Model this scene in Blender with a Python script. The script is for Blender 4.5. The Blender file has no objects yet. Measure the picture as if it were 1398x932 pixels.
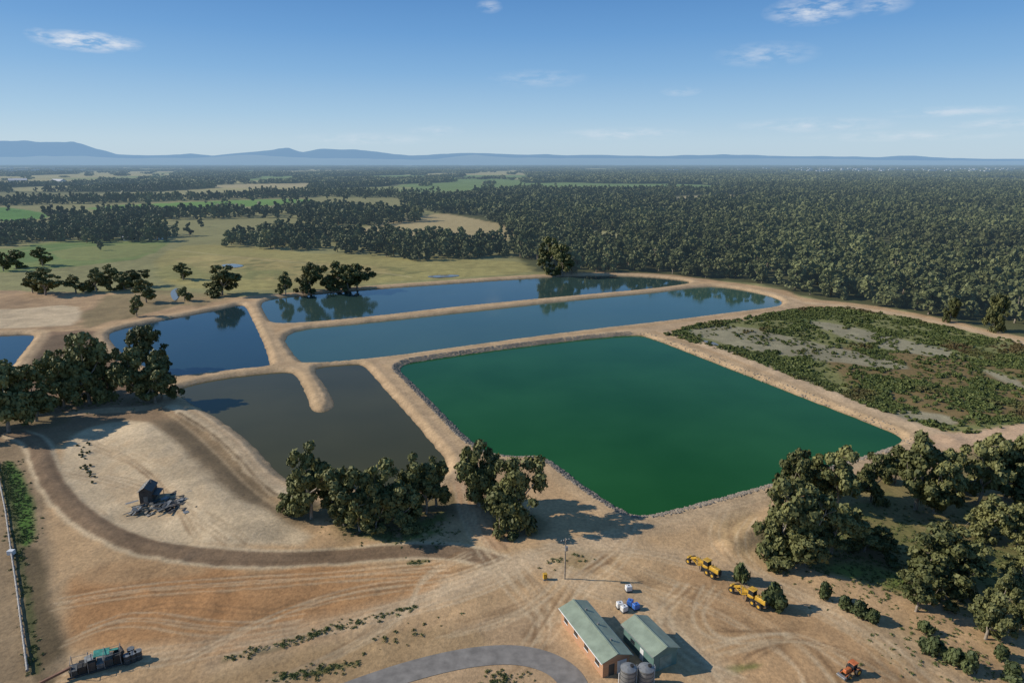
import bpy, bmesh, math, random, time
import numpy as np
from mathutils import Vector, Matrix
T0=time.time()
random.seed(5)
sc=bpy.context.scene
H=75.0; PITCH=math.atan(244/932.0); CP,SP=math.cos(PITCH),math.sin(PITCH)
# ---------- survey: photo measurement -> metres on the ground plane ----------
def ray(u,v):
    a=(u-699)/932.0; b=(466-v)/932.0
    return (a, CP+b*SP, -SP+b*CP)
def G(u,v,z=0.0):
    d=ray(u,v); t=(z-H)/d[2]
    return (d[0]*t,d[1]*t)
def GP(pts,z=0.0): return [G(u,v,z) for u,v in pts]
def pxm(u,v):
    x,y=G(u,v); return 932.0/(y*CP+H*SP)
def chaikin(P,n=2,closed=True):
    P=[tuple(p) for p in P]
    for _ in range(n):
        Q=[]; N=len(P); rng=range(N if closed else N-1)
        if not closed: Q.append(P[0])
        for i in rng:
            a=P[i]; b=P[(i+1)%N]
            Q.append((a[0]*.75+b[0]*.25,a[1]*.75+b[1]*.25)); Q.append((a[0]*.25+b[0]*.75,a[1]*.25+b[1]*.75))
        if not closed: Q.append(P[-1])
        P=Q
    return P
def lin(c):
    return tuple(((x/255)/12.92 if x/255<0.04045 else ((x/255+0.055)/1.055)**2.4) for x in c)
K=0.76
def alb(*c):
    return np.array([x*K for x in lin(c)])
def vnoise(x,y,s,seed=0):
    X=x/s;Y=y/s; xi=np.floor(X).astype(np.int64); yi=np.floor(Y).astype(np.int64)
    fx=X-xi; fy=Y-yi; fx=fx*fx*(3-2*fx); fy=fy*fy*(3-2*fy)
    def h(a,b):
        n=(a*374761393+b*668265263+seed*1442695041)&0xffffffff
        n=((n^(n>>13))*1274126177)&0xffffffff
        n=n^(n>>16)
        return n/4294967295.0
    return (h(xi,yi)*(1-fx)+h(xi+1,yi)*fx)*(1-fy)+(h(xi,yi+1)*(1-fx)+h(xi+1,yi+1)*fx)*fy
def fbm(x,y,s,seed=0,o=3):
    r=0;a=1;t=0
    for i in range(o):
        r=r+a*vnoise(x,y,s/2**i,seed+i*7); t+=a; a*=0.5
    return r/t
def seg_d2(x,y,a,b):
    dx=b[0]-a[0];dy=b[1]-a[1]; L=dx*dx+dy*dy+1e-9
    t=np.clip(((x-a[0])*dx+(y-a[1])*dy)/L,0,1)
    return (x-a[0]-t*dx)**2+(y-a[1]-t*dy)**2
def sdpoly(x,y,P):
    d=np.full(x.shape,1e18); ins=np.zeros(x.shape,bool); N=len(P)
    for i in range(N):
        a=P[i];b=P[(i+1)%N]
        d=np.minimum(d,seg_d2(x,y,a,b))
        c=(a[1]>y)!=(b[1]>y)
        if abs(b[1]-a[1])>1e-9:
            ins^=c&(x<(b[0]-a[0])*(y-a[1])/(b[1]-a[1])+a[0])
    d=np.sqrt(d); return np.where(ins,-d,d)
def dline(x,y,P):
    d=np.full(x.shape,1e18)
    for i in range(len(P)-1): d=np.minimum(d,seg_d2(x,y,P[i],P[i+1]))
    return np.sqrt(d)
def inpoly(x,y,P):
    ins=np.zeros(x.shape,bool); N=len(P)
    for i in range(N):
        a=P[i];b=P[(i+1)%N]
        if abs(b[1]-a[1])>1e-9:
            c=(a[1]>y)!=(b[1]>y)
            ins^=c&(x<(b[0]-a[0])*(y-a[1])/(b[1]-a[1])+a[0])
    return ins

# ---------- materials ----------
def newmat(name):
    m=bpy.data.materials.new(name); m.use_nodes=True
    nt=m.node_tree; b=nt.nodes["Principled BSDF"]; return m,nt,b
PAINTED_HAZE=(0.255,0.385,0.53)
def painted_haze(m,L=11500.0,c=PAINTED_HAZE):  # aerial haze painted into the surface as blue emission, growing with distance from origin
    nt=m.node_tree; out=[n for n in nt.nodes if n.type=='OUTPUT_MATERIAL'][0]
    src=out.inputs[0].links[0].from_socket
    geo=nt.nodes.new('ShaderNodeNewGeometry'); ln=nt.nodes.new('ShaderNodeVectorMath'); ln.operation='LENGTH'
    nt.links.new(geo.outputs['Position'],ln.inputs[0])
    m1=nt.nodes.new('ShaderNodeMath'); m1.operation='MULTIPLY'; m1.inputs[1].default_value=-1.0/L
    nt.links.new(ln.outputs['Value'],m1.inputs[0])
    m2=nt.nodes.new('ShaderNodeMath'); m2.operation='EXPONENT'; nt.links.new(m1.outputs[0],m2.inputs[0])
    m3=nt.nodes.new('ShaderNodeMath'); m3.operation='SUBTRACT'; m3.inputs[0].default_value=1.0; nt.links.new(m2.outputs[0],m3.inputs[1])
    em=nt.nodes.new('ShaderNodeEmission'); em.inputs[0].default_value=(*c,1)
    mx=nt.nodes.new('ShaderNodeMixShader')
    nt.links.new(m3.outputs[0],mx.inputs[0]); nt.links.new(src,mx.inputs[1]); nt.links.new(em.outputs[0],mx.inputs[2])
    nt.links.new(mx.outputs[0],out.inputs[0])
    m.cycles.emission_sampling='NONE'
def noise_node(nt,scale,detail=3,vec=None,rough=0.55):
    n=nt.nodes.new('ShaderNodeTexNoise'); n.inputs['Scale'].default_value=scale; n.inputs['Detail'].default_value=detail; n.inputs['Roughness'].default_value=rough
    if vec is not None: nt.links.new(vec,n.inputs['Vector'])
    return n
def mr(nt,sock,a,b,c,d):
    n=nt.nodes.new('ShaderNodeMapRange'); n.inputs[1].default_value=a;n.inputs[2].default_value=b;n.inputs[3].default_value=c;n.inputs[4].default_value=d
    nt.links.new(sock,n.inputs[0]); return n.outputs[0]
def mul(nt,a,b):
    n=nt.nodes.new('ShaderNodeMath'); n.operation='MULTIPLY'; nt.links.new(a,n.inputs[0]); nt.links.new(b,n.inputs[1]); return n.outputs[0]
def vscale(nt,c,f):
    n=nt.nodes.new('ShaderNodeVectorMath'); n.operation='SCALE'; nt.links.new(c,n.inputs[0]); nt.links.new(f,n.inputs['Scale']); return n.outputs[0]
def simple(name,col,rough=0.6,metal=0.0,var=0.25,scale=1.5,bump=0.0):
    m,nt,b=newmat(name)
    tc=nt.nodes.new('ShaderNodeTexCoord')
    n=noise_node(nt,scale,4,tc.outputs['Object'])
    f=mr(nt,n.outputs[0],0.3,0.7,1-var,1+var)
    rgb=nt.nodes.new('ShaderNodeRGB'); rgb.outputs[0].default_value=(*col,1)
    nt.links.new(vscale(nt,rgb.outputs[0],f),b.inputs['Base Color'])
    b.inputs['Roughness'].default_value=rough; b.inputs['Metallic'].default_value=metal
    if bump:
        bp=nt.nodes.new('ShaderNodeBump'); bp.inputs['Strength'].default_value=bump; bp.inputs['Distance'].default_value=0.05
        nt.links.new(n.outputs[0],bp.inputs['Height']); nt.links.new(bp.outputs[0],b.inputs['Normal'])
    return m
def foliage(name,dark,light,hz=False,patch=False,red=False):
    m,nt,b=newmat(name)
    at=nt.nodes.new('ShaderNodeAttribute'); at.attribute_name='tint'
    oi=nt.nodes.new('ShaderNodeObjectInfo')
    add=nt.nodes.new('ShaderNodeMath'); add.operation='MULTIPLY_ADD'; add.inputs[1].default_value=0.45
    nt.links.new(oi.outputs['Random'],add.inputs[0])
    sc2=nt.nodes.new('ShaderNodeMath'); sc2.operation='MULTIPLY'; sc2.inputs[1].default_value=0.6
    nt.links.new(at.outputs['Fac'],sc2.inputs[0]); nt.links.new(sc2.outputs[0],add.inputs[2])
    cr=nt.nodes.new('ShaderNodeValToRGB'); cr.color_ramp.elements[0].color=(*dark,1); cr.color_ramp.elements[1].color=(*light,1)
    cr.color_ramp.elements[0].position=0.1; cr.color_ramp.elements[1].position=0.95
    nt.links.new(add.outputs[0],cr.inputs[0]); c=cr.outputs[0]
    if patch:
        geo=nt.nodes.new('ShaderNodeNewGeometry'); n=noise_node(nt,.006,2,geo.outputs['Position'])
        c=vscale(nt,c,mr(nt,n.outputs[0],.3,.7,.68,1.38))
    if red:
        geo=nt.nodes.new('ShaderNodeNewGeometry'); n=noise_node(nt,.035,3,geo.outputs['Position'])
        mx=nt.nodes.new('ShaderNodeMix'); mx.data_type='RGBA'; mx.inputs[7].default_value=(.12,.07,.035,1)
        nt.links.new(mr(nt,n.outputs[0],.55,.66,0,.7),mx.inputs['Factor']); nt.links.new(c,mx.inputs[6]); c=mx.outputs[2]
    nt.links.new(c,b.inputs['Base Color'])
    b.inputs['Roughness'].default_value=0.6; b.inputs['Specular IOR Level'].default_value=0.2
    if hz: painted_haze(m)
    return m
M_leaf=foliage('gum_foliage',(0.050,0.060,0.020),(0.235,0.230,0.085))
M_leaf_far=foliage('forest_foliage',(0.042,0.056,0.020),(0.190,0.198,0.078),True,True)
M_bush=foliage('bush_foliage',(0.035,0.05,0.02),(0.13,0.15,0.055))
M_marsh=foliage('marsh_foliage',(0.035,0.060,0.016),(0.15,0.17,0.05),red=True)
M_grass=foliage('grass_blades',(0.07,0.10,0.03),(0.20,0.22,0.08))
M_bark=simple('gum_bark',(0.30,0.25,0.19),0.9,var=0.4)
M_rock=simple('riprap_stone',(0.27,0.225,0.17),0.9,var=0.4,scale=0.8)

# ---------- mesh helpers ----------
def mesh_from(name,parts,mats):
    V=[];F=[];MI=[];T=[];o=0
    for v,f,mi,t in parts:
        V.append(v);F.append(f+o);MI.append(np.full(len(f),mi));T.append(t);o+=len(v)
    V=np.concatenate(V);F=np.concatenate(F);MI=np.concatenate(MI);T=np.concatenate(T)
    me=bpy.data.meshes.new(name)
    me.vertices.add(len(V)); me.vertices.foreach_set('co',V.astype(np.float32).ravel())
    me.loops.add(F.size); me.loops.foreach_set('vertex_index',F.astype(np.int32).ravel())
    me.polygons.add(len(F)); me.polygons.foreach_set('loop_start',(np.arange(len(F))*4).astype(np.int32))
    me.polygons.foreach_set('material_index',MI.astype(np.int32))
    for m in mats: me.materials.append(m)
    a=me.attributes.new('tint','FLOAT','POINT'); a.data.foreach_set('value',T.astype(np.float32))
    me.update(); me.validate()
    return me
def leafcloud(c,n,s,tint,rng,asp=1.0):
    N=len(c); r=rng.normal(size=(N,3)); t1=np.cross(n,r); t1/=np.linalg.norm(t1,axis=1)[:,None]+1e-9
    t2=np.cross(n,t1); t2/=np.linalg.norm(t2,axis=1)[:,None]+1e-9
    V=np.zeros((N,4,3))
    for k,(a,b) in enumerate(((-1,-1),(1,-1),(1,1),(-1,1))):
        j1=0.35+rng.random(N)*0.5; j2=0.35+rng.random(N)*0.5
        V[:,k]=c+t1*(a*s*j1)[:,None]+t2*(b*s*j2*asp)[:,None]+n*((rng.random(N)-.5)*s*0.4)[:,None]
    return V.reshape(-1,3),np.arange(N*4).reshape(N,4),0,np.repeat(tint,4)
def tube(p0,p1,r0,r1,mi=1,k=6):
    p0=np.array(p0,float);p1=np.array(p1,float);d=p1-p0;d/=np.linalg.norm(d)
    u=np.cross(d,[0.3,0.9,0.1]);u/=np.linalg.norm(u);w=np.cross(d,u)
    a=np.arange(k)*2*np.pi/k; ring=np.cos(a)[:,None]*u+np.sin(a)[:,None]*w
    V=np.concatenate([p0+ring*r0,p1+ring*r1]); F=np.array([[i,(i+1)%k,k+(i+1)%k,k+i] for i in range(k)])
    return V,F,mi,np.full(2*k,0.5)
def clumpleaves(cc,cr,n,ls,rng,parts,sq=0.75):
    for c,r in zip(cc,cr):
        m=max(6,int(n*(r/cr.mean())**2))
        d=rng.normal(size=(m,3)); d/=np.linalg.norm(d,axis=1)[:,None]
        d[:,2]=np.where((d[:,2]<-0.3)&(rng.random(m)<0.6),-d[:,2],d[:,2])
        rad=r*(0.40+0.75*rng.random(m)**0.7)
        rad*=0.75+0.5*vnoise(d[:,0]*2+c[0],d[:,1]*2+d[:,2]*1.7+c[1],0.6,3)
        p=c+d*rad[:,None]*np.array([1,1,sq])
        nn=d+rng.normal(size=(m,3))*0.45; nn/=np.linalg.norm(nn,axis=1)[:,None]
        t=np.clip(rng.random()*0.6+rng.random(m)*0.4,0,1)
        parts.append(leafcloud(p,nn,ls*(0.6+0.8*rng.random(m)),t,rng,1.3))
def tree_mesh(name,seed,nlobe,per,nl,ls,Hh=1.0,mats=None,low=0.15,limbs=True,wid=1.0):
    # real size: 13 m tall, 12 m wide; crown made of separate boughs, each a group of leaf clumps
    rng=np.random.default_rng(seed); TH=13.0*Hh; W=12.0*wid; parts=[]; cc=[];cr=[]; lobes=[]
    a0=rng.uniform(0,6.28)
    for i in range(nlobe):
        if i==0: q=np.array([rng.uniform(-.06,.06)*W,rng.uniform(-.06,.06)*W,TH*.80])
        else:
            a=a0+i*2.4+rng.uniform(-.4,.4); r=W*rng.uniform(.14,.34)
            z=TH*(low+.06+(.66-low)*((i*0.618)%1.0))*(1.08-.45*(r/W-.14))
            q=np.array([math.cos(a)*r,math.sin(a)*r,z])
        lobes.append(q); sp=W*rng.uniform(.085,.125)
        for k in range(per):
            o=rng.normal(size=3)*sp*np.array([1,1,1.0]); cc.append(np.array([q[0]+o[0],q[1]+o[1],min(max(q[2]+o[2],TH*low),TH*.93)])); cr.append(W*rng.uniform(.065,.125))
    cr=np.array(cr)
    clumpleaves(cc,cr,nl,ls,rng,parts,.85)
    if limbs:
        top=np.array([rng.uniform(-.6,.6),rng.uniform(-.6,.6),TH*0.45])
        mid=np.array([rng.uniform(-.3,.3),rng.uniform(-.3,.3),TH*0.18])
        parts.append(tube((0,0,-0.5),mid,0.42,0.34,1,8)); parts.append(tube(mid,top,0.34,0.22,1,8))
        for q in lobes:
            s=mid+(top-mid)*rng.uniform(.1,1); m=(s+q)/2+np.array([0,0,-0.5])
            parts.append(tube(s,m,0.20,0.13,1,6)); parts.append(tube(m,q,0.13,0.06,1,6))
        for k,c in enumerate(cc):
            parts.append(tube(lobes[k//per],c+1e-3,0.06,0.02,1,4))
    return mesh_from(name,parts,mats or [M_leaf,M_bark])
def link(o): sc.collection.objects.link(o); return o
HERO=[tree_mesh('gum_tree_mesh_%d'%i,210+i,[9,10,8,11,9,10,8][i],[6,5,6,5,6,5,6][i],130,0.36,[1,1,1.1,.95,1,1.05,1.1][i],low=[.10,.06,.14,.05,.10,.08,.12][i],wid=[1,1.05,.9,1.1,1,.95,.9][i]) for i in range(7)]
MID=[tree_mesh('forest_tree_mesh_%d'%i,130+i,7,3,30,0.82,1,[M_leaf_far,M_bark],low=.12,limbs=(i<2),wid=[1,.9,1.1,.8][i]) for i in range(4)]
FAR=[tree_mesh('far_tree_mesh_%d'%i,140+i,5,2,15,1.5,1,[M_leaf_far,M_bark],low=.12,limbs=False) for i in range(3)]
def clump_mesh(name,seed):
    rng=np.random.default_rng(seed); parts=[]
    cc=[];cr=[]
    for i in range(16):
        cc.append(np.array([rng.uniform(-22,22),rng.uniform(-22,22),rng.uniform(4,11)])); cr.append(rng.uniform(4,6.5))
    clumpleaves(cc,np.array(cr),20,3.2,rng,parts,0.9)
    return mesh_from(name,parts,[M_leaf_far])
CL=[clump_mesh('forest_clump_mesh_%d'%i,60+i) for i in range(3)]
def bush_mesh(name,seed,mat,nc=7,nl=90,ls=0.16,R=1.0,hz=0.8):
    rng=np.random.default_rng(seed); parts=[]; cc=[];cr=[]
    for i in range(nc):
        a=rng.uniform(0,6.28); r=rng.uniform(0,0.6)*R
        cc.append(np.array([math.cos(a)*r,math.sin(a)*r,rng.uniform(0.3,1.25)*hz])); cr.append(rng.uniform(0.3,0.5)*R)
    clumpleaves(cc,np.array(cr),nl,ls,rng,parts)
    parts.append(tube((0,0,-.2),(0,0,.6*hz),.06,.03))
    return mesh_from(name,parts,[mat,M_bark])
BUSH=[bush_mesh('bush_mesh_%d'%i,80+i,M_bush,9,130,0.13) for i in range(3)]
MARSH=[bush_mesh('marsh_shrub_mesh_%d'%i,90+i,M_marsh,5,14,0.28,1.0,0.45) for i in range(3)]
def tuft_mesh(name,seed):
    rng=np.random.default_rng(seed); n=30
    a=rng.uniform(0,6.28,n); r=rng.uniform(0,.4,n)
    c=np.stack([np.cos(a)*r,np.sin(a)*r,rng.uniform(.02,.12,n)],1)
    nn=rng.normal(size=(n,3)); nn[:,2]*=0.6; nn/=np.linalg.norm(nn,axis=1)[:,None]
    return mesh_from(name,[leafcloud(c,nn,np.full(n,.07),rng.random(n),rng,2.0)],[M_grass])
TUFT=[tuft_mesh('grass_tuft_mesh_%d'%i,100+i) for i in range(2)]
def rock_mesh(name,seed):
    bm=bmesh.new(); bmesh.ops.create_icosphere(bm,subdivisions=1,radius=0.5); rr=random.Random(seed)
    for v in bm.verts: v.co*=rr.uniform(0.7,1.2); v.co.z*=0.7
    me=bpy.data.meshes.new(name); bm.to_mesh(me); bm.free(); me.materials.append(M_rock); return me
ROCK=[rock_mesh('rock_mesh_%d'%i,i) for i in range(4)]

def scatter(name,pts,scl,rz,meshes,seed=0):
    n=len(pts); rng=np.random.default_rng(seed)
    me=bpy.data.meshes.new(name+'_points'); me.vertices.add(n); me.vertices.foreach_set('co',np.asarray(pts,np.float32).ravel())
    a=me.attributes.new('scl','FLOAT_VECTOR','POINT'); a.data.foreach_set('vector',np.asarray(scl,np.float32).ravel())
    a=me.attributes.new('rot','FLOAT_VECTOR','POINT'); r=np.zeros((n,3),np.float32); r[:,2]=rz; a.data.foreach_set('vector',r.ravel())
    a=me.attributes.new('idx','INT','POINT'); a.data.foreach_set('value',rng.integers(0,len(meshes),n).astype(np.int32))
    me.update(); ob=link(bpy.data.objects.new(name,me))
    col=bpy.data.collections.new(name+'_parts')
    for i,m in enumerate(meshes): col.objects.link(bpy.data.objects.new('%s_part_%d'%(name,i),m))
    ng=bpy.data.node_groups.new(name+'_nodes','GeometryNodeTree')
    ng.interface.new_socket('Geometry',in_out='INPUT',socket_type='NodeSocketGeometry'); ng.interface.new_socket('Geometry',in_out='OUTPUT',socket_type='NodeSocketGeometry')
    gi=ng.nodes.new('NodeGroupInput'); go=ng.nodes.new('NodeGroupOutput')
    ip=ng.nodes.new('GeometryNodeInstanceOnPoints'); ci=ng.nodes.new('GeometryNodeCollectionInfo')
    ci.inputs['Collection'].default_value=col; ci.inputs['Separate Children'].default_value=True; ci.inputs['Reset Children'].default_value=True
    def na(nm,t):
        x=ng.nodes.new('GeometryNodeInputNamedAttribute'); x.data_type=t; x.inputs['Name'].default_value=nm
        return x.outputs['Attribute']
    ng.links.new(gi.outputs[0],ip.inputs['Points']); ng.links.new(ci.outputs[0],ip.inputs['Instance'])
    ip.inputs['Pick Instance'].default_value=True
    ng.links.new(na('idx','INT'),ip.inputs['Instance Index']); ng.links.new(na('rot','FLOAT_VECTOR'),ip.inputs['Rotation']); ng.links.new(na('scl','FLOAT_VECTOR'),ip.inputs['Scale'])
    ng.links.new(ip.outputs[0],go.inputs[0])
    md=ob.modifiers.new('scatter','NODES'); md.node_group=ng
    return ob

# ---------- ponds ----------
WZ=-0.9
PONDS={
'green':[(537,499),(600,489),(700,475),(800,463),(868,457),(888,461),(1000,505),(1120,552),(1200,583),(1238,600),(1215,612),(1130,638),(1055,660),(960,686),(874,708),(845,695),(800,666),(775,646),(752,629),(733,622),(700,624),(655,616),(600,560),(565,525)],
'mid':[(381,452),(500,441),(600,430),(700,419),(800,408),(900,399),(960,391),(990,392),(1030,399),(1060,407),(1070,414),(1058,420),(1000,427),(900,440),(800,451),(700,464),(600,478),(520,489),(428,497),(406,494)],
'top':[(354,411),(400,404),(500,395),(600,388),(700,381),(800,376),(870,377),(920,381),(950,386),(900,394),(800,403),(700,412),(600,422),(500,434),(420,441),(372,443),(362,430)],
'left':[(145,459),(160,450),(200,441),(260,430),(310,420),(333,414),(345,437),(358,465),(369,495),(366,501),(330,504),(290,509),(240,515),(200,502),(165,482)],
'west':[(-90,463),(0,458),(43,456),(48,461),(30,482),(12,507),(0,510),(-90,514)],
'dark':[(243,535),(250,528),(300,517),(360,510),(398,507),(410,520),(420,545),(425,560),(437,564),(452,560),(458,550),(446,530),(430,508),(432,501),(480,497),(496,498),(520,525),(560,570),(590,605),(614,634),(600,655),(540,668),(470,668),(405,662),(383,648),(365,630),(345,607),(320,587),(290,567),(250,545)],
}
PW={k:chaikin(GP(v,WZ),2) for k,v in PONDS.items()}
# ---------- terrain ----------
ys=[45.0]
while ys[-1]<800: ys.append(ys[-1]*1.0038)
while ys[-1]<46000: ys.append(ys[-1]*1.02)
ys=np.array(ys); NC=1000; s=np.linspace(-1,1,NC)
YY=np.repeat(ys[:,None],NC,1); XX=s[None,:]*(1.15*YY+70)
X=XX.ravel(); Y=YY.ravel(); N=len(X)
col=np.empty((N,3)); col[:]=alb(152,146,96)
Z=np.zeros(N)
n_big=fbm(X,Y,60,1); n_med=fbm(X,Y,12,5); n_sm=fbm(X,Y,3,9)
def bb(P,m):
    P=np.array(P); return np.where((X>P[:,0].min()-m)&(X<P[:,0].max()+m)&(Y>P[:,1].min()-m)&(Y<P[:,1].max()+m))[0]
def paint(pts,c,soft=1.0,warp=0.0,a=1.0,ws='m',world=False,sm=1,patch=None):
    P=pts if world else GP(pts)
    if sm: P=chaikin(P,sm)
    i=bb(P,soft+warp+1); d=sdpoly(X[i],Y[i],P)
    nn={'m':n_med,'s':n_sm,'b':n_big}[ws][i]
    d=d+(nn-.5)*2*warp
    m=np.clip(0.5-d/soft,0,1)*a
    if patch is not None:
        lo,hi,nz=patch; q={'m':n_med,'s':n_sm,'b':n_big}[nz][i]; m=m*np.clip((q-lo)/(hi-lo),0,1)
    col[i]=col[i]*(1-m[:,None])+np.array(c)*m[:,None]
def stroke(pts,w,c,soft=0.8,warp=0.3,a=1.0,world=False,sm=2,ws='s'):
    P=pts if world else GP(pts)
    if sm: P=chaikin(P,sm,False)
    i=bb(P,w+soft+warp+1); d=dline(X[i],Y[i],P)-w/2
    nn={'m':n_med,'s':n_sm,'b':n_big}[ws][i]
    d=d+(nn-.5)*2*warp
    m=np.clip(0.5-d/soft,0,1)*a
    col[i]=col[i]*(1-m[:,None])+np.array(c)*m[:,None]
def raise_(pts,w,h,sm=2):
    P=chaikin(GP(pts),sm,False); i=bb(P,w*2); d=dline(X[i],Y[i],P)
    t=np.clip(1-d/w,0,1); t=t*t*(3-2*t); Z[i]+=h*t
SAND=alb(201,166,123); LSAND=alb(217,192,154); ORANGE=alb(194,147,99); GRAVEL=alb(142,117,90)
FLOOR=alb(92,92,56)
# paddock mosaic of the far plain
def far_open(x,y):
    f=fbm(x/1.6,y/3.4,330,21,2); thr=np.where(x<0.02*y,.45,.64); thr=np.where(y>9000,thr+.06,thr)
    return f-thr
far=np.clip((Y-1500)/500,0,1); fo=far_open(X,Y); hue=vnoise(X/1.5,Y/3,420,66)
c1=alb(92,96,62); ca_=alb(180,168,114); cb_=alb(124,144,82); hb=np.clip((hue-.5)/.06,0,1)[:,None]
t=np.clip(fo/.02,0,1)[:,None]; fc=c1*(1-t)+(ca_*(1-hb)+cb_*hb)*t
col[:]=col*(1-far[:,None])+fc*far[:,None]
# fields
paint([(-500,340),(0,343),(60,330),(240,322),(205,352),(120,362),(0,374),(-500,380)],alb(130,142,80),4,3)
paint([(0,346),(60,333),(150,331),(110,350),(0,362)],alb(112,134,72),4,3)
paint([(60,340),(225,330),(200,350),(90,358)],alb(140,144,84),3,3)
paint([(-300,286),(0,282),(55,289),(75,297),(0,304),(-300,310)],alb(98,138,62),6,4)
paint([(105,283),(300,274),(420,271),(435,277),(240,288),(150,289)],alb(118,152,70),8,4)
paint([(240,336),(300,334),(480,350),(740,357),(740,372),(560,384),(330,400),(230,392),(205,372)],alb(168,156,96),5,8,ws='b')
paint([(240,346),(420,356),(560,368),(440,385),(280,380)],alb(182,164,104),5,10,ws='b')
paint([(260,350),(520,362),(620,372),(330,392)],alb(122,120,72),3,6,a=.7,patch=(.45,.6,'m'))
paint([(200,362),(360,352),(420,372),(330,384),(220,384)],alb(126,128,76),3,6,a=.5,patch=(.45,.6,'b'))
stroke([(230,340),(330,352),(450,362),(560,378)],3,alb(190,172,124),2,1,a=.6); stroke([(0,345),(90,338),(230,322)],2.5,alb(176,166,116),2,1,a=.7)
paint([(480,312),(580,292),(640,291),(715,297),(700,336),(600,332),(520,326)],alb(184,164,116),8,8,ws='b')
paint([(390,284),(440,281),(500,290),(460,300)],alb(174,160,112),8,8)
paint([(20,270),(200,262),(330,258),(330,264),(120,276)],alb(168,160,110),8,8)
paint([(700,345),(740,320),(660,300),(560,284),(560,262),(1000,262),(2200,262),(2200,640),(1800,560),(1398,462),(1330,446),(1260,430),(1180,416),(1105,408),(1060,390),(960,382),(870,374),(800,376),(745,380)],FLOOR,6,6)
OPEN=[[(910,268),(1030,265),(1038,273),(925,276)],[(785,314),(850,317),(862,336),(792,331)],[(540,268),(640,262),(660,266),(570,274)],[(280,252),(500,249),(520,253),(300,258)],[(0,256),(200,251),(230,256),(20,263)],[(420,258),(560,254),(570,259),(440,263)],[(1040,248),(1200,246),(1210,249),(1050,251)],[(690,243),(800,241),(810,244),(700,246)],[(60,243),(300,241),(330,244),(80,246)]]
for k,q in enumerate(OPEN): paint(q,[alb(186,170,124),alb(168,160,110),alb(152,154,96)][k%3],8,8)
# dirt
paint([(-700,400),(0,396),(110,402),(180,398),(300,408),(400,399),(600,383),(800,371),(900,373),(960,381),(1060,393),(1100,408),(1180,415),(1260,429),(1398,461),(1900,560),(3000,1400),(-2500,1400)],SAND*0.97,3,3)
paint([(-300,392),(60,398),(180,402),(330,408),(240,425),(140,446),(50,452),(-300,456)],alb(182,150,112),5,6,a=.8)
paint([(-200,424),(0,424),(108,414),(112,436),(90,446),(-200,455)],LSAND,3,2)
paint([(150,398),(240,396),(330,405),(260,418),(200,425),(150,440),(110,450),(120,420)],alb(150,132,92),4,6,a=.8)
paint([(40,455),(140,448),(160,480),(230,512),(230,560),(0,600),(-200,600),(-200,530),(10,512),(40,480)],alb(146,118,90),3,4)
paint([(55,458),(120,452),(150,480),(120,510),(60,520),(40,490)],alb(118,98,74),3,4,a=.8)
paint([(0,560),(240,540),(300,600),(180,600),(60,610),(0,620),(-200,640),(-200,580)],alb(140,116,88),3,4,a=.8)
# light mound
paint([(85,600),(130,580),(190,572),(250,605),(300,655),(380,700),(450,742),(300,750),(200,737),(120,695),(82,650)],LSAND*.95,2,1.5)
paint([(120,600),(200,600),(260,660),(300,720),(200,715),(130,680)],alb(196,168,130),3,5,a=.6,patch=(.45,.6,'s'))
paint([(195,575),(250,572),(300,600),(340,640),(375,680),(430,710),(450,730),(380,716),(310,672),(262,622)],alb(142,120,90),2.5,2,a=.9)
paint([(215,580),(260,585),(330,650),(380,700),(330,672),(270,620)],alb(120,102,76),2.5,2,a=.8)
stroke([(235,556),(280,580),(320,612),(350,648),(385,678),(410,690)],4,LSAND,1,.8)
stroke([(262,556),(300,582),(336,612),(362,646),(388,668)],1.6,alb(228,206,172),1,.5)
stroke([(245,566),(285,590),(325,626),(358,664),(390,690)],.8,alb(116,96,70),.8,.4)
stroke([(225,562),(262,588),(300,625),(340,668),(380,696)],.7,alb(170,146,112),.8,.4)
# orange flats
paint([(80,765),(300,775),(520,775),(600,760),(660,775),(600,820),(480,850),(350,880),(90,890)],ORANGE,4,6)
paint([(110,770),(300,790),(330,830),(180,850),(100,830)],alb(200,146,94),5,6,a=.5)
paint([(70,700),(120,730),(200,765),(300,775),(200,790),(80,800)],alb(192,158,116),3,4,a=.7)
paint([(200,860),(480,842),(560,850),(420,900),(220,930)],alb(172,140,98),3,5,a=.55,patch=(.4,.6,'m'))
paint([(560,900),(700,830),(830,820),(900,870),(860,1000),(500,1000)],alb(200,168,130),4,5,a=.6)
paint([(480,872),(640,858),(660,886),(560,902),(400,932),(300,940),(300,915)],alb(180,150,108),2,3,a=.6)
paint([(690,730),(860,715),(1010,690),(1050,740),(1180,830),(1398,880),(1500,1000),(930,1000),(920,850),(700,800)],alb(203,168,124),4,5,a=.7)
paint([(920,760),(1100,800),(1200,860),(1300,960),(1000,960),(950,860)],alb(190,150,106),5,8,a=.6,ws='b')
paint([(950,690),(1040,690),(1040,740),(1100,790),(1000,770)],alb(172,146,104),3,5,a=.6,patch=(.4,.55,'m'))
paint([(760,750),(830,745),(850,775),(770,785)],alb(164,142,98),2,3,a=.6,patch=(.4,.55,'s'))
paint([(1150,830),(1398,870),(1500,960),(1280,960),(1180,880)],alb(168,140,96),3,5,a=.6,patch=(.42,.58,'m'))
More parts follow.
